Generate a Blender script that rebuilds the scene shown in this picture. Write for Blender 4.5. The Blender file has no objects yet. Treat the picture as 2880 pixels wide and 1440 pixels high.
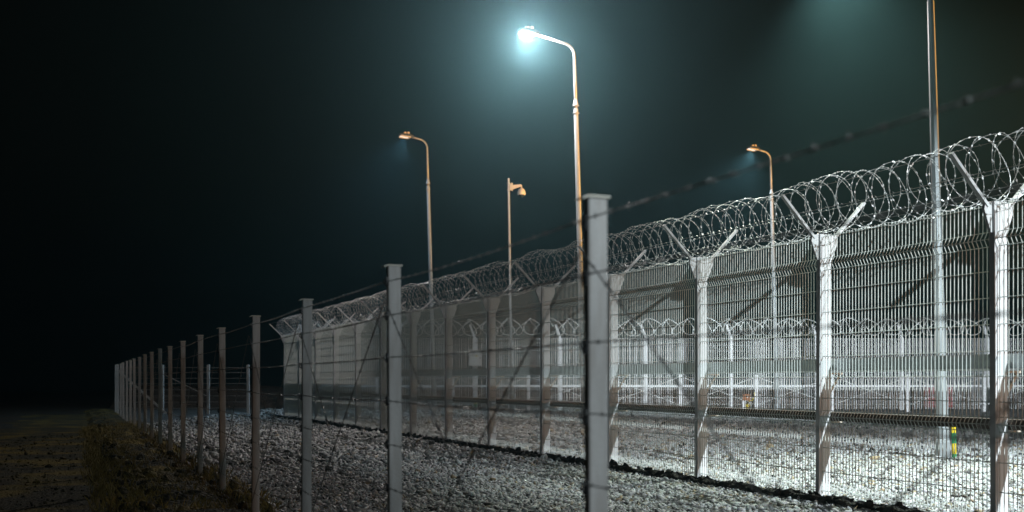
import bpy, math, random
import numpy as np
from mathutils import Vector, Matrix

random.seed(7); rng = np.random.default_rng(7)
sc = bpy.context.scene
col = sc.collection
R = math.radians
F = 2880.0            # focal length in photo pixels
CAMZ, HOR = 1.65, 1070.0

# ------------------------------------------------------------------ helpers
class MB:
    def __init__(s): s.v = []; s.f = []; s.n = 0
    def add(s, vs, fs):
        o = s.n; s.v.extend(vs); s.n += len(vs)
        s.f.extend([tuple(i + o for i in f) for f in fs]); return s
    def hexa(s, c):
        return s.add(c, [(0,3,2,1),(4,5,6,7),(0,1,5,4),(1,2,6,5),(2,3,7,6),(3,0,4,7)])
    def box(s, x0, x1, y0, y1, z0, z1):
        return s.hexa([(x0,y0,z0),(x1,y0,z0),(x1,y1,z0),(x0,y1,z0),(x0,y0,z1),(x1,y0,z1),(x1,y1,z1),(x0,y1,z1)])
    def bar(s, a, b, w, h, up=(0,0,1)):
        a = Vector(a); b = Vector(b); d = (b-a).normalized(); u = Vector(up)
        x = d.cross(u)
        if x.length < 1e-4: x = d.cross(Vector((1,0,0)))
        x.normalize(); y = x.cross(d).normalized()
        c = []
        for p in (a, b):
            for sx, sy in ((-1,-1),(1,-1),(1,1),(-1,1)):
                c.append(tuple(p + x*sx*w/2 + y*sy*h/2))
        return s.hexa(c)
    def tube(s, pts, r, n=6, caps=True):
        pts = [Vector(p) for p in pts]
        rs = r if isinstance(r, (list, tuple)) else [r]*len(pts)
        vs = []; fs = []; prev = None
        for i, p in enumerate(pts):
            d = (pts[min(i+1, len(pts)-1)] - pts[max(i-1, 0)])
            d = d.normalized() if d.length > 1e-9 else Vector((0,0,1))
            if prev is None:
                x = d.cross(Vector((0,0,1)))
                if x.length < 1e-3: x = d.cross(Vector((1,0,0)))
            else:
                x = prev - d*prev.dot(d)
                if x.length < 1e-6: x = d.orthogonal()
            x.normalize(); prev = x; y = d.cross(x)
            for k in range(n):
                a = 2*math.pi*(k+.5)/n
                vs.append(tuple(p + x*math.cos(a)*rs[i] + y*math.sin(a)*rs[i]))
        for i in range(len(pts)-1):
            for k in range(n):
                k2 = (k+1) % n
                fs.append((i*n+k, i*n+k2, (i+1)*n+k2, (i+1)*n+k))
        if caps:
            fs.append(tuple(range(n-1, -1, -1))); m = (len(pts)-1)*n
            fs.append(tuple(m+k for k in range(n)))
        return s.add(vs, fs)
    def lathe(s, prof, c=(0,0,0), n=16):
        vs = []; fs = []
        for r, z in prof:
            for k in range(n):
                a = 2*math.pi*k/n
                vs.append((c[0]+r*math.cos(a), c[1]+r*math.sin(a), c[2]+z))
        for i in range(len(prof)-1):
            for k in range(n):
                k2 = (k+1) % n
                fs.append((i*n+k, i*n+k2, (i+1)*n+k2, (i+1)*n+k))
        fs.append(tuple(range(n-1,-1,-1))); m = (len(prof)-1)*n
        fs.append(tuple(m+k for k in range(n)))
        return s.add(vs, fs)
    def mesh(s, name, m, smooth=False):
        me = bpy.data.meshes.new(name); me.from_pydata(s.v, [], s.f)
        me.materials.append(m)
        if smooth: me.polygons.foreach_set('use_smooth', [True]*len(me.polygons))
        me.update(); return me

def link(name, me, parent=None, loc=(0,0,0)):
    o = bpy.data.objects.new(name, me); col.objects.link(o)
    o.location = loc
    if parent is not None: o.parent = parent
    return o
def empty(name, label, cat, loc=(0,0,0), rot=(0,0,0), group=None):
    o = bpy.data.objects.new(name, None); col.objects.link(o)
    o.location = loc; o.rotation_euler = rot; o.empty_display_size = .3
    o['label'] = label; o['category'] = cat
    if group: o['group'] = group
    return o
def tag(o, label=None, cat=None, kind=None, group=None):
    if label: o['label'] = label
    if cat: o['category'] = cat
    if kind: o['kind'] = kind
    if group: o['group'] = group
    return o
def np_mesh(name, verts, tris, m):
    me = bpy.data.meshes.new(name)
    me.vertices.add(len(verts)); me.vertices.foreach_set('co', verts.astype(np.float32).ravel())
    k = tris.shape[1]
    me.loops.add(tris.size); me.loops.foreach_set('vertex_index', tris.astype(np.int32).ravel())
    me.polygons.add(len(tris)); me.polygons.foreach_set('loop_start', np.arange(0, tris.size, k, dtype=np.int32))
    me.update(calc_edges=True); me.materials.append(m); return me

# ------------------------------------------------------------------ materials
def mat(name, base, rough=.5, metal=0., var=.15, scale=6., dirt=None, dirt_amt=.0, bump=0., bscale=40., streak=False):
    m = bpy.data.materials.new(name); m.use_nodes = True
    nt = m.node_tree; N = nt.nodes; L = nt.links; p = N['Principled BSDF']
    p.inputs['Roughness'].default_value = rough; p.inputs['Metallic'].default_value = metal
    tc = N.new('ShaderNodeTexCoord'); mp = N.new('ShaderNodeMapping')
    L.new(tc.outputs['Object'], mp.inputs['Vector'])
    if streak: mp.inputs['Scale'].default_value = (1, 1, .12)
    nz = N.new('ShaderNodeTexNoise'); nz.inputs['Scale'].default_value = scale; nz.inputs['Detail'].default_value = 6
    L.new(mp.outputs['Vector'], nz.inputs['Vector'])
    rp = N.new('ShaderNodeValToRGB'); e = rp.color_ramp.elements
    e[0].position = .3; e[1].position = .7
    e[0].color = (*[c*(1-var) for c in base], 1); e[1].color = (*[min(1, c*(1+var)) for c in base], 1)
    L.new(nz.outputs['Fac'], rp.inputs['Fac'])
    out = rp.outputs['Color']
    if dirt:
        n2 = N.new('ShaderNodeTexNoise'); n2.inputs['Scale'].default_value = scale*2.3; n2.inputs['Detail'].default_value = 8
        L.new(mp.outputs['Vector'], n2.inputs['Vector'])
        r2 = N.new('ShaderNodeValToRGB'); r2.color_ramp.elements[0].position = .62-dirt_amt*.3; r2.color_ramp.elements[1].position = .75
        r2.color_ramp.elements[1].color = (dirt_amt,)*3 + (1,)
        L.new(n2.outputs['Fac'], r2.inputs['Fac'])
        mx = N.new('ShaderNodeMix'); mx.data_type = 'RGBA'; mx.inputs['B'].default_value = (*dirt, 1)
        L.new(r2.outputs['Color'], mx.inputs['Factor']); L.new(out, mx.inputs['A']); out = mx.outputs['Result']
    L.new(out, p.inputs['Base Color'])
    if bump:
        n3 = N.new('ShaderNodeTexNoise'); n3.inputs['Scale'].default_value = bscale; n3.inputs['Detail'].default_value = 8
        L.new(tc.outputs['Object'], n3.inputs['Vector'])
        b = N.new('ShaderNodeBump'); b.inputs['Strength'].default_value = 1; b.inputs['Distance'].default_value = bump
        L.new(n3.outputs['Fac'], b.inputs['Height']); L.new(b.outputs['Normal'], p.inputs['Normal'])
    return m
def emit(name, c, s):
    m = bpy.data.materials.new(name); m.use_nodes = True
    p = m.node_tree.nodes['Principled BSDF']
    p.inputs['Base Color'].default_value = (.8,.8,.8,1)
    p.inputs['Emission Color'].default_value = (*c,1); p.inputs['Emission Strength'].default_value = s
    return m

M_post = mat('galvanised_post', (.54,.56,.565), .6, .1, .2, 7, (.25,.22,.19), .55, .002, 60, True)
M_white = mat('coated_post', (.74,.75,.77), .5, .0, .07, 4, (.33,.27,.22), .3, .001, 50, True)
M_wire = mat('coated_wire', (.60,.64,.61), .45, .0, .08, 9)
M_razor = mat('razor_steel', (.74,.76,.76), .4, .15, .15, 20, (.3,.2,.13), .35)
M_barb = mat('barbed_steel', (.34,.36,.36), .38, .6, .3, 25, (.1,.07,.05), .4)
M_pole = mat('galvanised_pole', (.36,.385,.40), .42, .3, .18, 9, (.28,.29,.3), .5, .001, 40, True)
M_tray = mat('perforated_tray', (.34,.37,.38), .4, .55, .15, 9, (.14,.10,.08), .4)
M_duct = mat('dark_duct', (.11,.085,.07), .4, .35, .2, 9)
M_brk = mat('steel_bracket', (.55,.5,.42), .5, .1, .15, 9)
M_cap = mat('post_cap', (.72,.73,.66), .5, .0, .08, 20)
M_clip = mat('wire_clip', (.05,.055,.06), .35, .5, .2, 30)
M_dark = mat('lamp_housing', (.06,.065,.07), .45, .4, .2, 20)
M_led = emit('lamp_lens', (.86,.95,1.0), 25)
M_dim = emit('dim_lens', (.75,.9,1.0), .9)
M_box = mat('cabinet_white', (.7,.7,.68), .45, 0, .06, 6, (.35,.28,.2), .3)
M_yel = mat('yellow_plastic', (.75,.55,.02), .4, 0, .06, 6)
M_grn = mat('green_plastic', (.02,.24,.09), .4, 0, .06, 6)
M_brown = mat('brown_box', (.35,.14,.06), .5, 0, .1, 12)
M_orange = mat('orange_plastic', (.62,.15,.03), .45, 0, .1, 12)
M_red = mat('red_paint', (.35,.03,.03), .45, 0, .12, 12)
M_ivory = mat('camera_shell', (.7,.7,.66), .4, 0, .04, 12)
M_glassd = mat('dome_glass', (.02,.03,.035), .06, 0, .02, 12)
M_weed = mat('dry_grass', (.22,.17,.04), .8, 0, .4, 30)

def stone_mat(name, ca, cb, cc):
    m = bpy.data.materials.new(name); m.use_nodes = True
    nt = m.node_tree; N = nt.nodes; L = nt.links; p = N['Principled BSDF']
    p.inputs['Roughness'].default_value = .62
    g = N.new('ShaderNodeNewGeometry'); rp = N.new('ShaderNodeValToRGB'); e = rp.color_ramp.elements
    e[0].color = (*cc,1); e[0].position = 0
    e[1].color = (*ca,1); e[1].position = 1
    for pos, c in ((.12, cc), (.14, cb), (.17, cb), (.19, [x*.5 for x in ca]), (.35, [x*.85 for x in ca])):
        q = e.new(pos); q.color = (*c, 1)
    L.new(g.outputs['Random Per Island'], rp.inputs['Fac'])
    tc = N.new('ShaderNodeTexCoord'); nz = N.new('ShaderNodeTexNoise'); nz.inputs['Scale'].default_value = 45; nz.inputs['Detail'].default_value = 5
    L.new(tc.outputs['Object'], nz.inputs['Vector'])
    mx = N.new('ShaderNodeMix'); mx.data_type = 'RGBA'; mx.blend_type = 'MULTIPLY'; mx.inputs['Factor'].default_value = .6
    L.new(rp.outputs['Color'], mx.inputs['A']); L.new(nz.outputs['Color'], mx.inputs['B'])
    ga = N.new('ShaderNodeGamma'); ga.inputs['Gamma'].default_value = .9
    L.new(mx.outputs['Result'], ga.inputs['Color']); L.new(ga.outputs['Color'], p.inputs['Base Color'])
    return m
M_stone = stone_mat('crushed_stone', (.53,.55,.55), (.34,.26,.15), (.05,.05,.05))

def ground_mat(name, dark, mid, scale, yellow=None, bump=.03):
    m = bpy.data.materials.new(name); m.use_nodes = True
    nt = m.node_tree; N = nt.nodes; L = nt.links; p = N['Principled BSDF']
    p.inputs['Roughness'].default_value = .85
    tc = N.new('ShaderNodeTexCoord'); o = tc.outputs['Object']
    vo = N.new('ShaderNodeTexVoronoi'); vo.inputs['Scale'].default_value = scale; L.new(o, vo.inputs['Vector'])
    ve = N.new('ShaderNodeTexVoronoi'); ve.feature = 'DISTANCE_TO_EDGE'; ve.inputs['Scale'].default_value = scale; L.new(o, ve.inputs['Vector'])
    sp = N.new('ShaderNodeSeparateColor'); L.new(vo.outputs['Color'], sp.inputs['Color'])
    rp = N.new('ShaderNodeValToRGB'); e = rp.color_ramp.elements
    e[0].color = (*dark,1); e[1].color = (*mid,1); e[0].position = .1; e[1].position = .75
    L.new(sp.outputs['Red'], rp.inputs['Fac'])
    out = rp.outputs['Color']
    if yellow:
        nz = N.new('ShaderNodeTexNoise'); nz.inputs['Scale'].default_value = .7; nz.inputs['Detail'].default_value = 9; nz.inputs['Roughness'].default_value = .65
        L.new(o, nz.inputs['Vector'])
        r2 = N.new('ShaderNodeValToRGB'); r2.color_ramp.elements[0].position = .47; r2.color_ramp.elements[1].position = .6
        L.new(nz.outputs['Fac'], r2.inputs['Fac'])
        mx = N.new('ShaderNodeMix'); mx.data_type = 'RGBA'; mx.inputs['B'].default_value = (*yellow,1)
        L.new(r2.outputs['Color'], mx.inputs['Factor']); L.new(out, mx.inputs['A']); out = mx.outputs['Result']
    L.new(out, p.inputs['Base Color'])
    b = N.new('ShaderNodeBump'); b.inputs['Distance'].default_value = bump; b.inputs['Strength'].default_value = 1
    ad = N.new('ShaderNodeMath'); ad.operation = 'ADD'
    L.new(ve.outputs['Distance'], ad.inputs[0]); L.new(sp.outputs['Green'], ad.inputs[1])
    L.new(ad.outputs[0], b.inputs['Height']); L.new(b.outputs['Normal'], p.inputs['Normal'])
    return m
M_ground = ground_mat('bare_ground', (.012,.011,.010), (.05,.046,.04), 14, (.06,.04,.012))
M_gravel = ground_mat('gravel_base', (.02,.02,.019), (.17,.17,.165), 18, None, .05)
M_path = ground_mat('track_soil', (.022,.02,.012), (.065,.056,.026), 16, (.19,.14,.022), .06)
M_shade = ground_mat('shade_strip_ground', (.012,.012,.012), (.035,.032,.03), 20)  # dark colour standing for the shadow along the mesh fence foot
M_bank = ground_mat('earth_bank', (.05,.03,.02), (.10,.065,.045), 5)

# ------------------------------------------------------------------ frames of the fences
SN, SM = -.4288, -.457
BN, BM = 2.55, 2.69                     # depth spacing per bay
LN = BN*math.hypot(1, SN); LM = BM*math.hypot(1, SM)
angN = math.atan2(1, SN); angM = math.atan2(1, SM)
N0 = Vector((.34 - SN*-0 + 0, 4.08, 0)) + Vector((SN, 1, 0))*(-BN)     # post k=-1
M0 = Vector((5.60, 11.85, 0)) - Vector((SM, 1, 0))*BM                  # post P0
NB, MBAYS = 19, 14

# ------------------------------------------------------------------ ground
def sheet(name, pts, z, m, kind='structure', nx=1):
    b = MB(); b.add([(x, y, z) for x, y in pts], [tuple(range(len(pts)))])
    return tag(link(name, b.mesh(name, m)), kind=kind)
sheet('ground', [(-95,-12),(95,-12),(95,150),(-95,150)], 0, M_ground)
def nl(d, off=0):   # near fence line x at depth d
    return N0.x + SN*(d-N0.y) + off
def ml(d, off=0):
    return M0.x + SM*(d-M0.y) + off
# gravel between the fences and inside the yard
sheet('gravel_ground', [(nl(0,.35),0),(ml(0,-.5),0),(ml(60,-.5),60),(nl(60,.35),60)], .004, M_gravel)
sheet('yard_ground', [(ml(0,-.12),0),(60,0),(60,59.5),(ml(59.5,-.12),59.5)], .004, M_gravel)
pl = [(nl(d, -5.2 + .25*d/20*1.6 + .35*math.sin(d*.9) + .2*math.sin(d*2.3+1)), d) for d in np.arange(0, 50, .8)]
pr = [(nl(d, -.7 + .1*math.sin(d*1.3)), d) for d in np.arange(0, 50, .8)]
b = MB(); n_ = len(pl)
b.add([(x, y, .004) for x, y in pl+pr], [(i, n_+i, n_+i+1, i+1) for i in range(n_-1)])
tag(link('path', b.mesh('path', M_path)), kind='structure')
# uneven ridge along the mesh fence, coloured dark for the shadow at its foot
def strip(name, line, d0, d1, o0, o1, m, amp, base, step=.12, nacross=6, f=1.0):
    ds = np.arange(d0, d1, step); vs = []; fs = []
    ph = rng.uniform(0, 6, 6)
    for i, d in enumerate(ds):
        wob = .09*math.sin(d*1.7*f+ph[0]) + .06*math.sin(d*4.1*f+ph[1]) + rng.normal(0, .03)
        for j in range(nacross):
            t = j/(nacross-1); o = o0 + (o1-o0)*t + wob*(1 if j in (0, nacross-1) else .5)
            h = base*math.sin(math.pi*t)
            z = -.01 if j in (0, nacross-1) else h + amp*rng.normal(0, .5)
            vs.append((line(d)+o, d, max(z, -.01)))
    for i in range(len(ds)-1):
        for j in range(nacross-1):
            a = i*nacross+j; fs.append((a, a+1, a+nacross+1, a+nacross))
    b = MB(); b.add(vs, fs)
    return link(name, b.mesh(name, m))
tag(strip('shade_strip', ml, 6, 50, -.66, -.08, M_shade, .045, .06), kind='structure')
tag(strip('earth_mound', nl, 9, 55, -1.5, .25, M_path, .06, .14, .15, 9), kind='structure')
# low bank of earth behind the inner fence
vs = []; fs = []
xs = np.arange(-24, 60, 1.2)
for i, x in enumerate(xs):
    for j, (y, z) in enumerate(((61, -.02), (62.2, .7), (63.4, 1.15), (66, 1.3), (74, -.05))):
        vs.append((x, y + rng.normal(0,.12), z + (rng.normal(0,.07) if 0 < j < 4 else 0)))
for i in range(len(xs)-1):
    for j in range(4):
        a = i*5+j; fs.append((a, a+5, a+6, a+1))
b = MB(); b.add(vs, fs); tag(link('earth_bank', b.mesh('earth_bank', M_bank, True)), kind='structure')

# ------------------------------------------------------------------ loose stones
phi = (1+5**.5)/2
ICO = np.array([(-1,phi,0),(1,phi,0),(-1,-phi,0),(1,-phi,0),(0,-1,phi),(0,1,phi),(0,-1,-phi),(0,1,-phi),(phi,0,-1),(phi,0,1),(-phi,0,-1),(-phi,0,1)], float)/math.hypot(1,phi)
ICT = np.array([(0,11,5),(0,5,1),(0,1,7),(0,7,10),(0,10,11),(1,5,9),(5,11,4),(11,10,2),(10,7,6),(7,1,8),(3,9,4),(3,4,2),(3,2,6),(3,6,8),(3,8,9),(4,9,5),(2,4,11),(6,2,10),(8,6,7),(9,8,1)])
def stones(name, pts, size, m, label_kind='stuff', zoff=0., flat=.42):
    n = len(pts)
    s = size*np.clip(rng.lognormal(0, .5, n), .3, 3)
    v = np.repeat(ICO[None], n, 0) * rng.uniform(.5, 1.3, (n, 12, 1))
    v *= np.stack([rng.uniform(.8,1.7,n), rng.uniform(.6,1.1,n), rng.uniform(flat*.7, flat*1.4, n)], 1)[:, None]
    def rot(v, a, i, j):
        c, sn = np.cos(a)[:,None], np.sin(a)[:,None]
        x, y = v[:,:,i].copy(), v[:,:,j].copy()
        v[:,:,i] = c*x - sn*y; v[:,:,j] = sn*x + c*y
    rot(v, rng.normal(0,.6,n), 0, 2); rot(v, rng.normal(0,.6,n), 1, 2); rot(v, rng.uniform(0,6.28,n), 0, 1)
    v *= s[:,None,None]
    v[:,:,0] += pts[:,0,None]; v[:,:,1] += pts[:,1,None]
    v[:,:,2] += (s*flat*rng.uniform(.1,.9,n))[:,None] + zoff
    t = ICT[None] + (np.arange(n)*12)[:,None,None]
    return tag(link(name, np_mesh(name, v.reshape(-1,3), t.reshape(-1,3), m)), kind=label_kind)
def scatter(d0, d1, xa, xb, dens):
    """random points between two lines x=xa(d)..xb(d), inside the seen wedge"""
    n = int((d1-d0)*dens*28)
    d = rng.uniform(d0, d1, n); x = rng.uniform(-14, 14, n) + 0
    lo = np.array([xa(q) for q in d]); hi = np.array([xb(q) for q in d])
    m = np.sin(x*1.1+d*.6)+np.sin(x*.5-d*1.3+1.7)+np.sin(x*2.3+d*1.9+.6)
    k = (x > lo) & (x < hi) & (np.abs(x) < .56*d + .5) & (rng.uniform(0, 1, n) < np.clip(1.02+.22*m, .5, 1))
    return np.stack([x[k], d[k]], 1)
out_a, out_b = (lambda d: nl(d, .1)), (lambda d: ml(d, -.60))
in_a, in_b = (lambda d: ml(d, -.1)), (lambda d: 99)
stones('gravel', np.concatenate([scatter(12, 20, out_a, out_b, 720)]), .0195, M_stone)
stones('gravel', np.concatenate([scatter(20, 34, out_a, out_b, 300), scatter(34, 50, out_a, out_b, 80)]), .032, M_stone)
stones('gravel', np.concatenate([scatter(11, 21, in_a, in_b, 480)]), .022, M_stone)
stones('gravel', np.concatenate([scatter(21, 36, in_a, in_b, 170), scatter(36, 58, in_a, in_b, 50)]), .036, M_stone)
stones('gravel', scatter(10, 50, lambda d: ml(d,-.5), lambda d: ml(d,-.1), 7), .03, M_stone, zoff=.04)
stones('earth_clods', scatter(10, 45, lambda d: ml(d,-.72), lambda d: ml(d,-.14), 55), .032, M_shade, zoff=.03, flat=.7)  # clods along the strip, in its shadow colour
stones('gravel', scatter(13, 40, lambda d: nl(d,-6), lambda d: nl(d,-1.2), 26), .02, M_path)
stones('earth_clods', scatter(12, 50, lambda d: nl(d,-1.5), lambda d: nl(d,.3), 60), .035, M_path, zoff=.07, flat=.8)
# dry weeds along the foot of the barbed wire fence
vs = []; fs = []
for p in scatter(12, 45, lambda d: nl(d,-1.8), lambda d: nl(d,.4), 24):
    for _ in range(9):
        a = rng.uniform(0, 6.28); h = rng.uniform(.06,.22); l = rng.uniform(.03,.12); w = .006
        x, y = p[0]+rng.normal(0,.05), p[1]+rng.normal(0,.05)
        o = len(vs); ca, sa = math.cos(a), math.sin(a)
        vs += [(x-sa*w, y+ca*w, .02), (x+sa*w, y-ca*w, .02), (x+ca*l*.5, y+sa*l*.5, .02+h*.7), (x+ca*l, y+sa*l, .02+h)]
        fs += [(o,o+1,o+2), (o,o+2,o+3), (o+1,o+3,o+2), (o,o+3,o+1)]
b = MB(); b.add(vs, fs); tag(link('dry_grass', b.mesh('dry_grass', M_weed)), kind='stuff')

# ------------------------------------------------------------------ barbed wire fence (near)
nf = empty('barbed_wire_fence', 'long barbed wire fence on square grey steel posts in front of the tall mesh fence', 'fence', N0, (0,0,angN))
# local frame: x along the fence (away), y outward (towards the track), z up
PW, PD, PH = .025, .042, 2.39
b = MB(); bv = .004
# bevelled box section
sec = [(-PW+bv,-PD),(PW-bv,-PD),(PW,-PD+bv),(PW,PD-bv),(PW-bv,PD),(-PW+bv,PD),(-PW,PD-bv),(-PW,-PD+bv)]
b.add([(x,y,-.3) for x,y in sec]+[(x,y,PH) for x,y in sec], [tuple(range(7,-1,-1)), tuple(range(8,16))]+[(i,(i+1)%8,8+(i+1)%8,8+i) for i in range(8)])
post_me = b.mesh('steel_post', M_post)
b = MB()
b.box(-PW-.008, PW+.008, -PD-.008, PD+.006, PH+.001, PH+.010)
b.hexa([(-PW-.008,PD+.006,PH+.001),(PW+.008,PD+.006,PH+.001),(PW+.008,PD+.030,PH-.009),(-PW-.008,PD+.030,PH-.009),
        (-PW-.008,PD+.006,PH+.010),(PW+.008,PD+.006,PH+.010),(PW+.008,PD+.031,PH+.000),(-PW-.008,PD+.031,PH+.000)])
cap_me = b.mesh('post_cap', M_cap)
WZ = [2.29, 2.07, 1.80, 1.52, 1.24, .96, .68, .40, .12]
WO = PD + .014
b = MB()
b.box(-.014,.014, PD-.001, PD+.012, -.030, .030)
b.tube([(-.012, PD+.010, -.02), (-.004, PD+.026, -.008), (.004, PD+.026, .008), (.012, PD+.010, .02)], .004, 5)
clip_me = b.mesh('wire_clip', M_clip)
posts = []
for k in range(NB+1):
    p = link('post', post_me, nf, (k*LN, 0, rng.uniform(-.02, .012)))
    p.rotation_euler = (rng.normal(0,.004), rng.normal(0,.004), 0)
    link('cap', cap_me, p)
    if k < 9:
        for z in WZ: link('wire_clip', clip_me, p, (0, 0, z))
def barbed(mb, a, b_, fine, sag=.0):
    a = Vector(a); b_ = Vector(b_); L = (b_-a).length; d = (b_-a)/L
    x = d.cross(Vector((0,1,0))).normalized(); y = d.cross(x)
    if fine:
        n = int(L/.009)
        for s in (0, math.pi):
            pts = []
            for i in range(n+1):
                t = i/n; th = t*L/.06*2*math.pi + s
                pts.append(a + d*t*L + (x*math.cos(th)+y*math.sin(th))*.0026 + Vector((0,0,-sag*4*t*(1-t))))
            mb.tube(pts, .0021, 4, False)
    else:
        n = max(4, int(L/.35))
        mb.tube([a + d*L*i/n + Vector((0,0,-sag*4*(i/n)*(1-i/n) + random.uniform(-.003,.003))) for i in range(n+1)], .0040, 4, False)
    step = .13; q = random.uniform(0, step)
    while q < L:
        c = a + d*q + Vector((0,0,-sag*4*(q/L)*(1-q/L))); th = random.uniform(0, 6.28)
        for s in range(2 if not fine else 4):
            ph = th + s*(math.pi/(2 if fine else 1)) ; dr = x*math.cos(ph)+y*math.sin(ph)
            o = d*random.uniform(-.012,.012)
            w = .0024 if fine else .0038
            mb.bar(c+o*.6-dr*.004, c+o+dr*random.uniform(.009,.015), w, w)
        if fine:
            mb.tube([c - d*.011, c + d*.011], .0056, 6)
        q += step*random.uniform(.9,1.1)
for z in WZ:
    b = MB()
    for k in range(NB):
        barbed(b, (k*LN, WO, z), ((k+1)*LN, WO, z), k < 4, random.uniform(.0,.02))
    link('barbed_wire', b.mesh('barbed_wire', M_barb), nf)
for k in range(NB):
    b = MB(); barbed(b, (k*LN, WO+.012, .10), ((k+1)*LN, WO+.012, 2.16), k < 3, .0)
    link('diagonal_wire', b.mesh('diagonal_wire', M_barb), nf)
    b = MB(); barbed(b, (k*LN, WO+.020, 2.16), ((k+1)*LN, WO+.020, .10), k < 3, .0)
    link('diagonal_wire', b.mesh('diagonal_wire', M_barb), nf)

# far return of that fence, across the gap to the mesh fence
fx = nl(50.2)
rf = empty('return_wire_fence', 'distant barbed wire fence with few posts, turning off from the far end', 'fence', (fx, 50.2, 0))
b = MB(); b.box(-.06,.06,-.06,.06,-.2,2.42); rp_me = b.mesh('post', M_post)
for x in (2.3, 4.55, 6.5): link('post', rp_me, rf, (x, 0, 0))
b = MB(); b.bar((.05,-.1,2.25),(2.5,-.1,.05),.09,.09); link('brace', b.mesh('brace', M_post), rf)
b = MB(); b.bar((2.4,-.1,1.95),(4.5,-.1,.9),.03,.03); link('brace', b.mesh('brace', M_post), rf)
for z in (2.28,2.03,1.76,1.5,1.2,.9,.6,.3):
    b = MB(); b.tube([(0,-.07,z),(2.3,-.07,z-.01),(4.55,-.07,z),(6.5,-.07,z)], .011, 4); link('barbed_wire', b.mesh('barbed_wire', M_post), rf)

# ------------------------------------------------------------------ tall mesh fence
mf = empty('mesh_fence', 'tall white welded mesh fence with forked post tops carrying the big razor coil', 'fence', M0, (0,0,angM))
# local: x along (away from camera), y outward, z up ; post is deep across the fence
HT = 3.72
b = MB()
# main flat column: ribbed channel
b.box(-.040,.034,-.150,.050,-.3,HT)
b.box(-.044,-.0405,-.112,-.090,-.3,HT-.55); b.box(-.044,-.0405,-.045,-.022,-.3,HT-.55)
# flared head plate
for s, o0, o1 in ((1,.051,.165),(-1,-.151,-.27)):
    b.add([(-.018,o0,HT-.36),(.018,o0,HT-.36),(.018,o1,HT-.02),(-.018,o1,HT-.02),(.018,o0,HT),(-.018,o0,HT),
           (-.018,o0+s*.03,HT-.36),(.018,o0+s*.03,HT-.36),(.018,o1+s*.02,HT-.10),(-.018,o1+s*.02,HT-.10)],
          [(0,1,4,5),(0,6,9,3,5),(1,7,8,2,4)[::-1],(6,7,8,9),(9,8,2,3),(3,2,4,5),(0,1,7,6)])
mp_me = b.mesh('mesh_post', M_white)
def arm_me(s):
    b = MB(); r = -.05
    a0 = Vector((0, r+s*.17, HT-.06)); a1 = Vector((0, r+s*.74, HT+.50))
    b.bar(a0, a1, .036, .055, (1,0,0)); return b.mesh('arm', M_white)
armL, armR = arm_me(1), arm_me(-1)
FOLDS = [3.29, 1.14]
def panel_bars(L, pitch, w, dpt, ztop, folds, hz, fold=.045, y=.0):
    b = MB(); n = int(round(L/pitch))
    prof = [(.05, 0)]
    for f in sorted(folds): prof += [(f-.085, 0), (f, fold), (f+.085, 0)]
    prof.append((ztop, 0))
    for i in range(1, n):
        x = L*i/n
        vs = []; fs = []
        for z, o in prof:
            for sx, sy in ((-1,-1),(1,-1),(1,1),(-1,1)): vs.append((x+sx*w/2, y+o+sy*dpt/2, z))
        m = len(prof)
        for q in range(m-1):
            for e in range(4): fs.append((q*4+e, q*4+(e+1)%4, q*4+4+(e+1)%4, q*4+4+e))
        fs += [(3,2,1,0), tuple(m*4-4+e for e in range(4))]
        b.add(vs, fs)
    for z in hz:
        o = 0
        for f in folds:
            if abs(z-f) < .085: o = fold*(1-abs(z-f)/.085)
        b.tube([(.03, y+o-dpt*.5-.004, z), (L-.03, y+o-dpt*.5-.004, z)], .0055, 5)
    return b
HZ = [3.68, 3.375, 3.29, 3.205, 2.92, 2.61, 2.30, 1.99, 1.70, 1.40, 1.225, 1.14, 1.055, .70, .36, .09]
pb = panel_bars(LM, .0592, .0055, .0105, HT-.01, FOLDS, HZ)
panel_me = pb.mesh('mesh_panel', M_wire)
# perforated upper tray (inside face) and dark lower duct, one length per bay
b = MB()
yA = -.19
z0t, z1t = 1.79, 1.96
for z in (z0t, z0t+.045, z0t+.09, z0t+.135): b.box(.0, LM-.004, yA-.003, yA, z, z+.037)
for i in range(int(LM/.07)): b.box(.012+i*.07, .052+i*.07, yA-.0025, yA-.0005, z0t, z1t-.009)
b.box(0, LM-.004, yA-.19, yA-.0035, z0t, z0t+.004)
for z in (z0t, z0t+.06, z0t+.12): b.box(0, LM-.004, yA-.193, yA-.1905, z, z+.053)
tray_me = b.mesh('cable_tray', M_tray)
b = MB(); b.box(0, LM-.003, -.34, -.165, 1.075, 1.185); b.box(0, LM-.003, -.345, -.160, 1.186, 1.196)
duct_me = b.mesh('cable_duct', M_duct)
b = MB(); b.box(.0, LM-.003, -.165, -.150, 1.765, 1.788); rail_me = b.mesh('rail', M_white)
b = MB()
b.box(-.02,.02,-.40,-.152, 1.735,1.762); b.bar((0,-.155,1.45),(0,-.36,1.735),.03,.02,(1,0,0))
brk_me = b.mesh('bracket', M_brk)
b = MB(); b.box(-.02,.02,-.40,-.152, 1.045,1.07); brk2_me = b.mesh('bracket', M_brk)
for k in range(MBAYS+1):
    p = link('post', mp_me, mf, (k*LM, 0, 0)); p.rotation_euler = (rng.normal(0,.003), rng.normal(0,.003), 0)
    link('arm', armL, p); link('arm', armR, p)
    link('bracket', brk_me, p); link('bracket', brk2_me, p)
    if k < MBAYS:
        link('mesh_panel', panel_me, mf, (k*LM, .005, 0))
        link('cable_tray', tray_me, mf, (k*LM, 0, 0)); link('cable_duct', duct_me, mf, (k*LM, 0, 0)); link('rail', rail_me, mf, (k*LM, 0, 0))
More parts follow.
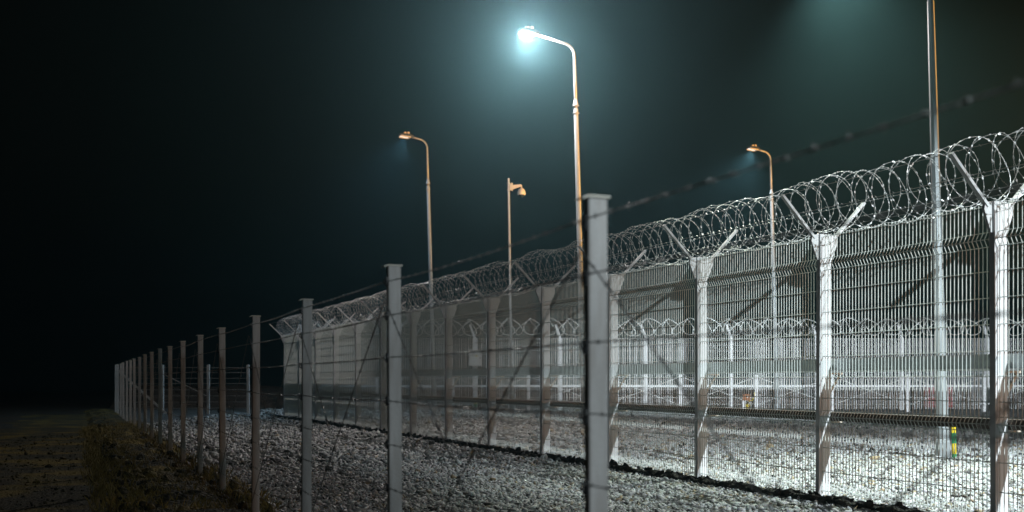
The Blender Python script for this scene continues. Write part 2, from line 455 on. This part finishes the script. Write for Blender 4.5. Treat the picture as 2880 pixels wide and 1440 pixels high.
for s in (.25,.48,.72):
    for sd in (1,-1):
        b = MB(); pts = []
        y = -.05+sd*s; z = HT-.06+(s-.20)/.54*.56+.035
        for k in range(MBAYS+1):
            pts.append((k*LM, y, z))
            if k < MBAYS: pts.append(((k+.5)*LM, y, z-.015))
        b.tube(pts, .0035, 4)
        # small barbs on the strand
        for q in np.arange(.05, MBAYS*LM, .15):
            if q < 20: b.bar((q-.012, y, z-.012), (q+.012, y, z+.006), .007, .007)
        link('strand_wire', b.mesh('strand_wire', M_razor), mf)

def razor(name, L, r, pitch, z, n=40, barb=.105, wr=.0045, bl=.03, sagamp=.03, parent_rot=0, loc=(0,0,0), label='', bays=None):
    """coil of razor wire along local x"""
    b = MB(); loops = int(L/pitch); ph = [random.uniform(0,6.28) for _ in range(6)]
    pts = []
    for i in range(loops*n+1):
        th = 2*math.pi*i/n; t = i/n*pitch
        lp = i/n
        rr = r*(1 + .04*math.sin(lp*.9+ph[0]) + .035*math.sin(lp*2.3+ph[1]) + .035*math.sin(2*th*.5+lp*.37+ph[2]))
        zz = z + sagamp*math.sin(lp*.43+ph[3]) - (.04*math.sin(math.pi*((t/bays) % 1)) if bays else 0)
        x = t + pitch*.55*math.sin(th*1.5+ph[4]) + pitch*.18*math.sin(lp*1.9+ph[5])
        pts.append(Vector((x, rr*1.05*math.cos(th)-.05, zz + rr*math.sin(th))))
    b.tube(pts, wr, 4, False)
    acc = 0
    for i in range(1, len(pts)):
        seg = pts[i]-pts[i-1]; acc += seg.length
        if acc > barb:
            acc = 0; d = seg.normalized(); c = pts[i]
            o = d.cross(Vector((1,0,0)))
            if o.length < .01: o = d.cross(Vector((0,0,1)))
            o.normalize(); e = d.cross(o)
            tw = random.uniform(0, 3.14); u = o*math.cos(tw)+e*math.sin(tw)
            w = u*(bl*.42); t = d.cross(u).normalized()*.0035
            vs = [c-d*bl, c-d*bl*.25+w, c+d*bl*.25+w, c+d*bl, c+d*bl*.25-w, c-d*bl*.25-w]
            b.add([tuple(q+t) for q in vs]+[tuple(q-t) for q in vs], [(0,1,2,3,4,5),(11,10,9,8,7,6)]+[(i_,6+i_,6+(i_+1)%6,(i_+1)%6) for i_ in range(6)])
    o = link(name, b.mesh(name, M_razor)); o.location = loc; o.rotation_euler = (0,0,parent_rot)
    return o
rz = razor('razor_wire_coil', MBAYS*LM+.3, .39, .155, 4.13, 40, .07, .0024, .021, .025, angM, M0, bays=LM)
tag(rz, 'big coil of razor wire lying in the forked arms along the tall mesh fence top', 'razor wire')

# ------------------------------------------------------------------ inner fence across the yard
D2 = 57.0
X0 = -12.2; SP = 4.75; NI = 9
xi = [(1336-1440)/F*D2 + SP*i for i in range(-2, NI)]
inf = empty('inner_mesh_fence', 'white inner mesh fence crossing the yard with single bent arms on its posts', 'fence', (xi[0], D2, 0))
b = MB(); b.box(-.09,.09,-.06,.06,-.2,4.0); b.bar((0,0,3.97),(-.28,-.12,4.75),.13,.10,(0,1,0)); ip_me = b.mesh('post', M_white)
b = panel_bars(SP, .125, .030, .03, 4.0, [3.55, 3.8], [3.98, 3.6, 3.3, 2.9, 2.5, 2.1, 1.7, .5, .12], .05)
ipan = b.mesh('mesh_panel', M_white)
b = MB(); b.box(0, SP-.004, -.05, -.035, 1.27, 1.40); irail = b.mesh('rail', M_white)
for k in range(len(xi)):
    link('post', ip_me, inf, (k*SP, -.05, 0))
    if k < len(xi)-1:
        link('mesh_panel', ipan, inf, (k*SP, .06, 0)); link('rail', irail, inf, (k*SP, -.08, 0))
rz2 = razor('razor_wire_coil', (len(xi)-1)*SP, .46, .55, 4.62, 24, .3, .022, .06, .02, 0, (xi[0], D2-.1, 0))
tag(rz2, 'small distant razor wire coil along the top of the inner mesh fence', 'razor wire')

# low wire fence with crossed diagonals in front of it
D3 = 54.0
lx = [(1487-1440)/F*D3 + 4.0*i for i in range(-2, 8)]
lf = empty('low_wire_fence', 'low fence of white posts and crossed wires in front of the inner mesh fence', 'fence', (lx[0], D3, 0))
b = MB(); b.box(-.08,.08,-.05,.05,-.2,1.95); lp_me = b.mesh('post', M_white)
for k in range(len(lx)):
    link('post', lp_me, lf, (k*4.0, 0, 0))
    if k < len(lx)-1:
        for (za, zb) in ((.35,1.85),(1.85,.35)):
            b = MB(); b.tube([(k*4.0,-.07,za),((k+1)*4.0,-.07 - (.03 if za > zb else 0),zb)], .016, 4); link('diagonal_wire', b.mesh('diagonal_wire', M_razor), lf)
for z in (1.8,1.2,.75,.4):
    b = MB(); b.tube([(0,-.06,z),(len(lx)*4.0-4,-.06,z)], .013, 4); link('wire', b.mesh('wire', M_razor), lf)

# ------------------------------------------------------------------ lamp posts
LEAN = -.028
def street_lamp(X, d, H, reach, label, lens=True, steps=8, cover=False, dirv=None, plain=False):
    root = empty('street_lamp', label, 'street lamp', (X, d, 0), (0, LEAN, 0), 'lamp posts in the yard')
    zc = H-.2 if plain else H-2.3
    b = MB(); b.tube([(0,0,-.2),(0,0,.5),(0,0,H-.55 if plain else zc)], [.125,.122,.07 if plain else .085], steps); link('pole', b.mesh('pole', M_pole), root)
    for zf in ([] if plain else [0]):
     b = MB(); b.lathe([(.10,zc-.17),(.125,zc-.165),(.125,zc-.145),(.088,zc-.14)], n=12); link('flange', b.mesh('flange', M_pole, False), root)
     b = MB(); b.lathe([(.09,zc+.10),(.125,zc+.105),(.125,zc+.125),(.10,zc+.13),(.055,zc+.36)], n=12); link('flange', b.mesh('flange', M_pole, False), root)
    dx, dy = dirv or (-.909, -.416)
    rr = .42; zt = H-rr
    pts = [(0,0,zt-.3),(0,0,zt-.1)] if plain else [(0,0,zc-.05),(0,0,zt-.6)]
    for i in range(9):
        a = i/8*R(80); q = rr*(1-math.cos(a))
        pts.append((dx*q, dy*q, zt + rr*math.sin(a)))
    q0 = rr*(1-math.cos(R(80))); zl = zt+rr*math.sin(R(80))
    q1 = reach-.35; ze = zl + (q1-q0)*math.tan(R(10))
    pts.append((dx*q1, dy*q1, ze))
    b = MB(); b.tube(pts, [.062]*2+[.05]*(len(pts)-2), 8); link('arm', b.mesh('arm', M_pole, True), root)
    # head: shallow tapered housing with a lens under it and clamps on top
    b = MB(); px, py = -dy, dx
    def P(q, w, z): return (dx*q+px*w, dy*q+py*w, z)
    z2 = ze+.02; q2 = q1-.12; q3 = q1+.62
    b.add([P(q2,-.07,z2-.05),P(q2,.07,z2-.05),P(q3,.16,z2+.03),P(q3,-.16,z2+.03),
           P(q2,-.06,z2+.06),P(q2,.06,z2+.06),P(q3,.13,z2+.11),P(q3,-.13,z2+.11),
           P(q2+.25,-.19,z2-.02),P(q2+.25,.19,z2-.02),P(q2+.25,.16,z2+.10),P(q2+.25,-.16,z2+.10)],
          [(0,8,9,1)[::-1],(8,3,2,9)[::-1],(4,5,10,11),(11,10,6,7),(0,1,5,4),(3,7,6,2),(0,4,11,8),(8,11,7,3),(1,9,10,5),(9,2,6,10)])
    hd = link('lamp_head', b.mesh('lamp_head', M_dark), root)
    b = MB()
    b.box(-.05,.05,-.05,.05,0,.14); b.box(-.22,-.12,-.05,.05,.01,.12)
    c = link('clamp', b.mesh('clamp', M_brk), hd, P(q2+.28,0,z2+.09)); c.rotation_euler = (0,0,math.atan2(-dy,-dx))
    b = MB()
    b.hexa([P(q2+.27,-.14,z2-.052),P(q2+.27,.14,z2-.052),P(q3-.06,.125,z2-.005),P(q3-.06,-.125,z2-.005),
            P(q2+.27,-.14,z2-.022),P(q2+.27,.14,z2-.022),P(q3-.06,.125,z2+.022),P(q3-.06,-.125,z2+.022)])
    link('lens', b.mesh('lens', M_led if lens else M_dim), hd)
    if cover:
        b = MB(); b.lathe([(.05,-.30),(.15,-.27),(.24,-.18),(.27,-.06),(.27,-.0)], P((q2+q3)/2+.12, 0, z2-.03), 20); link('bowl', b.mesh('bowl', M_led, True), hd)
    # pale frame round the lens
    b = MB()
    for w in (-.165,.165): b.bar(P(q2+.22,w,z2-.06), P(q3-.02,w*.9,z2-.02), .03, .06)
    b.bar(P(q2+.22,-.165,z2-.06), P(q2+.22,.165,z2-.06), .03, .06)
    link('frame', b.mesh('frame', M_brk), hd)
    # base sleeve
    b = MB(); b.lathe([(.165,-.1),(.165,.35),(.15,.40),(.138,.42)], n=8); link('base_sleeve', b.mesh('base_sleeve', M_pole), root)
    hw = root.matrix_basis @ Vector(P((q2+q3)/2+.12, 0, z2-(.46 if cover else .14)))
    return root, hw
l1, h1 = street_lamp(9.1, 21.6, 10.2, 2.7, 'thickest grey lamp post nearest the camera, its top beyond the photo edge', plain=True)
l2, h2 = street_lamp(2.6, 36.6, 13.66, 1.85, 'tall lamp post with the dazzling white lit head')
l3, h3 = street_lamp(-3.86, 51, 13.64, 1.15, 'distant lamp post on the dark side beyond the dazzling one, lighting downwards', lens=False)
l4, h4 = street_lamp(13.95, 53.8, 13.65, 1.15, 'distant orange tinted lamp post rising behind the razor wire coil', lens=False)
# yellow green earthing cover strapped to the nearest pole
b = MB()
b.box(-.03,.03,-.02,.02,0,.02); e0 = None
cov = link('earthing_cover', b.mesh('earthing_cover', M_yel), l1, (.205,-.06,0))
for i, (z0, z1) in enumerate(((.02,.10),(.10,.32),(.32,.54),(.54,.76))):
    b = MB(); b.box(-.036,.036,-.03,.03,z0,z1-.002); link('band', b.mesh('band', M_grn if i % 2 == 0 else M_yel), cov)

# ------------------------------------------------------------------ camera pole and dome camera
cp = empty('camera_pole', 'slim steel pole that carries the dome security camera', 'pole', (.0, 49.5, 0), (0,-.015,0))
b = MB(); b.tube([(0,0,-.2),(0,0,11.42)], [.085,.062], 8); link('pole', b.mesh('pole', M_pole), cp)
b = MB(); b.lathe([(.13,-.1),(.13,1.0),(.09,1.06)], n=8); link('base_sleeve', b.mesh('base_sleeve', M_pole), cp)
for z in (11.18, 10.86):
    b = MB(); b.lathe([(.075,z-.02),(.095,z-.015),(.095,z+.015),(.075,z+.02)], n=10); link('strap', b.mesh('strap', M_pole), cp)
top = cp.matrix_basis @ Vector((0,0,11.0))
cam_o = empty('security_camera', 'white dome security camera hanging from a bracket on the slim pole', 'security camera', top, (0,0,R(-12)))
b = MB(); b.box(.066,.15,-.06,.06,-.16,.16); b.box(.150,.20,-.075,.075,-.19,.19)
link('wall_plate', b.mesh('wall_plate', M_ivory), cam_o)
b = MB()
b.hexa([(.2,-.06,-.12),(.60,-.045,0.0),(.60,.045,0.0),(.2,.06,-.12),(.2,-.06,.08),(.60,-.045,.10),(.60,.045,.10),(.2,.06,.08)])
b.hexa([(.601,-.045,-.08),(.67,-.045,-.08),(.67,.045,-.08),(.601,.045,-.08),(.601,-.045,.10),(.66,-.045,.07),(.66,.045,.07),(.601,.045,.10)])
link('bracket', b.mesh('bracket', M_ivory), cam_o)
b = MB(); b.lathe([(.19,-.40),(.20,-.36),(.185,-.25),(.14,-.14),(.06,-.085)], (.64,0,0), 20); link('housing', b.mesh('housing', M_ivory, True), cam_o)
b = MB(); b.lathe([(.02,-.545),(.07,-.53),(.115,-.48),(.135,-.42),(.135,-.402)], (.64,0,0), 20); link('dome', b.mesh('dome', M_glassd, True), cam_o)

# ------------------------------------------------------------------ small things in the yard
def pix(px, py, d): return Vector(((px-1440)/F*d, d, CAMZ-(py-HOR)/F*d))
c = pix(1337, 1029, 56.6)
cb = empty('control_cabinet', 'white control cabinet with a yellow warning triangle on the inner fence', 'cabinet', c)
b = MB(); b.box(-.34,.34,-.16,.12,0,.86); link('body', b.mesh('body', M_box), cb)
b = MB(); b.box(-.31,.31,-.185,-.161,.03,.83); dr = link('door', b.mesh('door', M_box), cb)
b = MB(); b.box(-.37,.37,-.20,.14,.861,.90); link('roof', b.mesh('roof', M_box), cb)
b = MB(); b.add([(-.0,-.187,.50),(.13,-.187,.50),(.065,-.187,.62),(-.0,-.192,.50),(.13,-.192,.50),(.065,-.192,.62)], [(0,2,1)[::-1],(3,4,5),(0,1,4,3),(1,2,5,4),(2,0,3,5)])
link('warning_sign', b.mesh('warning_sign', M_yel), dr)
b = MB(); b.bar((.055,-.195,.585),(.070,-.195,.55),.014,.006); b.bar((.070,-.195,.56),(.058,-.195,.52),.014,.006); link('warning_bolt', b.mesh('warning_bolt', M_clip), dr)
b = MB(); b.box(.24,.27,-.20,-.186,.38,.48); link('handle', b.mesh('handle', M_dark), dr)
b = MB(); b.box(-.09,.09,-.05,.05,-2.48,-.002); b2 = link('leg', b.mesh('leg', M_white), cb)
# marker sleeve below the cabinet
mk = empty('cable_marker', 'short grey marker post with a yellow green band below the white cabinet', 'marker post', pix(1337, 1160, 52.8) * 1)
mk.location.z = 0
b = MB(); b.lathe([(.09,-.1),(.09,.52),(.085,.53)], n=10); link('body', b.mesh('body', M_pole), mk)
b = MB(); b.lathe([(.093,.30),(.093,.42)], n=10); link('band', b.mesh('band', M_grn), mk)
b = MB(); b.lathe([(.093,.425),(.093,.50)], n=10); link('band', b.mesh('band', M_yel), mk)
# socket box with yellow cable
c = pix(2099, 1140, 52.5); c.z = 0
sb = empty('socket_box', 'brown socket box on a short grey stump with yellow cable hanging from it', 'socket box', c)
b = MB(); b.box(-.2,-.06,-.05,.05,-.1,.60); link('stump', b.mesh('stump', M_white), sb)
b = MB(); b.box(-.18,.18,-.12,.06,.62,.95); b.box(-.14,.14,-.135,-.121,.66,.91); link('body', b.mesh('body', M_brown), sb)
b = MB(); b.box(-.03,.05,-.145,-.136,.75,.81); link('socket', b.mesh('socket', M_white), sb)
b = MB()
b.tube([(.10,-.06,.60),(.30,-.1,.64),(.38,-.1,.80),(.40,-.1,1.02)], .02, 6)
b.tube([(-.05,-.1,.42),(.06,-.16,.30),(.16,-.12,.36),(.10,-.1,.44),(-.02,-.15,.36),(-.04,-.12,.20)], .022, 6)
b.lathe([(.07,-.05),(.07,.24),(.05,.26)], (0,-.1,0), 10)
link('cable', b.mesh('cable', M_yel, True), sb)
# orange marker near the mesh fence
c = pix(1727, 1232, 28.5); c.z = 0
om = empty('orange_marker', 'small orange marker post with a white top band, half hidden by the large near post', 'marker post', c)
b = MB(); b.lathe([(.15,0),(.15,.04),(.07,.05),(.055,.36)], n=12); link('body', b.mesh('body', M_orange), om)
b = MB(); b.lathe([(.056,.361),(.05,.46)], n=12); link('band', b.mesh('band', M_white), om)
# red cabinet far back
c = pix(2640, 1100, 59.3); c.z = 0
rc = empty('red_cabinet', 'low red cabinet seen through the inner mesh fence', 'cabinet', c)
b = MB(); b.box(-.75,.75,-.2,.2,.1,1.35); link('body', b.mesh('body', M_red), rc)
for s in (-1,1):
    b = MB(); b.box(s*.37-.35,s*.37+.35,-.225,-.201,.18,1.28); dd = link('door', b.mesh('door', M_red), rc)
    b = MB(); b.box(s*.08-.015,s*.08+.015,-.25,-.226,.7,.85); link('handle', b.mesh('handle', M_dark), dd)
b = MB(); b.box(-.8,.8,-.25,.25,1.351,1.40); link('lid', b.mesh('lid', M_red), rc)
b = MB(); b.box(-.7,.7,-.15,.15,-.05,.099); link('plinth', b.mesh('plinth', M_dark), rc)

# ------------------------------------------------------------------ haze
b = MB(); b.box(-100, 100, -14, 155, -1, 16.5)
hm = bpy.data.materials.new('night_haze'); hm.use_nodes = True
nt = hm.node_tree; nt.nodes.clear()
o = nt.nodes.new('ShaderNodeOutputMaterial'); v = nt.nodes.new('ShaderNodeVolumePrincipled')
v.inputs['Color'].default_value = (.38,.79,.92,1); v.inputs['Density'].default_value = .0025; v.inputs['Anisotropy'].default_value = .85
nt.links.new(v.outputs['Volume'], o.inputs['Volume'])
hz = link('haze', b.mesh('haze', hm)); tag(hz, kind='stuff')

# ------------------------------------------------------------------ lamps and added fills (light)
def spot(name, loc, to, power, half, blend=1., color=(1,1,1), rad=.15):
    l = bpy.data.lights.new(name, 'SPOT'); l.energy = power; l.spot_size = R(half*2); l.spot_blend = blend
    l.color = color; l.shadow_soft_size = rad
    o = bpy.data.objects.new(name, l); col.objects.link(o); o.location = loc
    o.rotation_euler = (Vector(to)-Vector(loc)).to_track_quat('-Z','Y').to_euler(); return o
def point(name, loc, power, color=(1,1,1), rad=.15):
    l = bpy.data.lights.new(name, 'POINT'); l.energy = power; l.color = color; l.shadow_soft_size = rad
    o = bpy.data.objects.new(name, l); col.objects.link(o); o.location = loc; return o
COOL = (.86,.97,1.0); WARM = (1.0,.50,.13)
spot('lamp_light_off_frame', (14.3, 5.6, 13.6), (10.8, 15.5, 0), 50000, 32.8, 1., COOL, .12)
spot('lamp_light_first', h1, h1+Vector((.5,-2.6,-6)), 8500, 41, 1., (.88,1.0,.82), .12)
point('lamp_light_bright', h2, 2600, (1.0,.92,.88), .12)
spot('lamp_light_bright_beam', h2, h2+Vector((.22,-.3,-1)), 4200, 62, 1., (1.0,.94,.92), .12)
spot('lamp_light_left', h3, h3+Vector((-1.5,-.3,-4)), 3200, 58, 1., (.45,.75,1.0), .1)
spot('lamp_light_right', h4, h4+Vector((-1.5,-.3,-4)), 4500, 62, 1., (.75,.92,1.0), .1)
sy = spot('yard_fill', h1+Vector((.2,.2,0)), (19, 57, 3.2), 80000, 18, 1., (.88,.96,1.0), .12); sy.scale = (2.1, 1, 1)  # extra beam at the first lamp head, added to brighten the inner fence
sf = spot('sodium_light_far', (30, 26, 2.6), (2.6, 38.2, 14.2), 165000, 18, .9, (1.0,.45,.09), .3); sf.scale = (3, 1, 1)
spot('sodium_light_near', (26, 3, 4.5), (7, 14, .6), 3000, 19, .9, (1.0,.5,.26), .3)
spot('near_fill', (1.9, .9, 4.2), (.1, 6.3, 1.2), 400, 46, 1., (.90,.97,.99), .2)  # unseen fill added close to the camera to brighten the near posts

# ------------------------------------------------------------------ world, camera, render
w = bpy.data.worlds.new('World'); sc.world = w; w.use_nodes = True
w.node_tree.nodes['Background'].inputs['Color'].default_value = (.25,.6,.75,1)
w.node_tree.nodes['Background'].inputs['Strength'].default_value = .0008
cd = bpy.data.cameras.new('camera'); cam = bpy.data.objects.new('camera', cd); col.objects.link(cam)
cam.location = (0,0,CAMZ); cam.rotation_euler = (R(90),0,0)
cd.sensor_width = 36; cd.lens = 36*F/2880; cd.shift_y = (HOR-720)/2880
cd.clip_start = .05; cd.clip_end = 500
cd.dof.use_dof = True; cd.dof.focus_distance = 18; cd.dof.aperture_fstop = 1.6
sc.camera = cam
sc.view_settings.view_transform = 'Standard'; sc.view_settings.look = 'None'
sc.view_settings.exposure = 0; sc.view_settings.gamma = 1
cy = sc.cycles
cy.max_bounces = 4; cy.diffuse_bounces = 2; cy.glossy_bounces = 2; cy.volume_bounces = 0; cy.transmission_bounces = 2
cy.sample_clamp_indirect = 3; cy.sample_clamp_direct = 0
cy.use_denoising = True
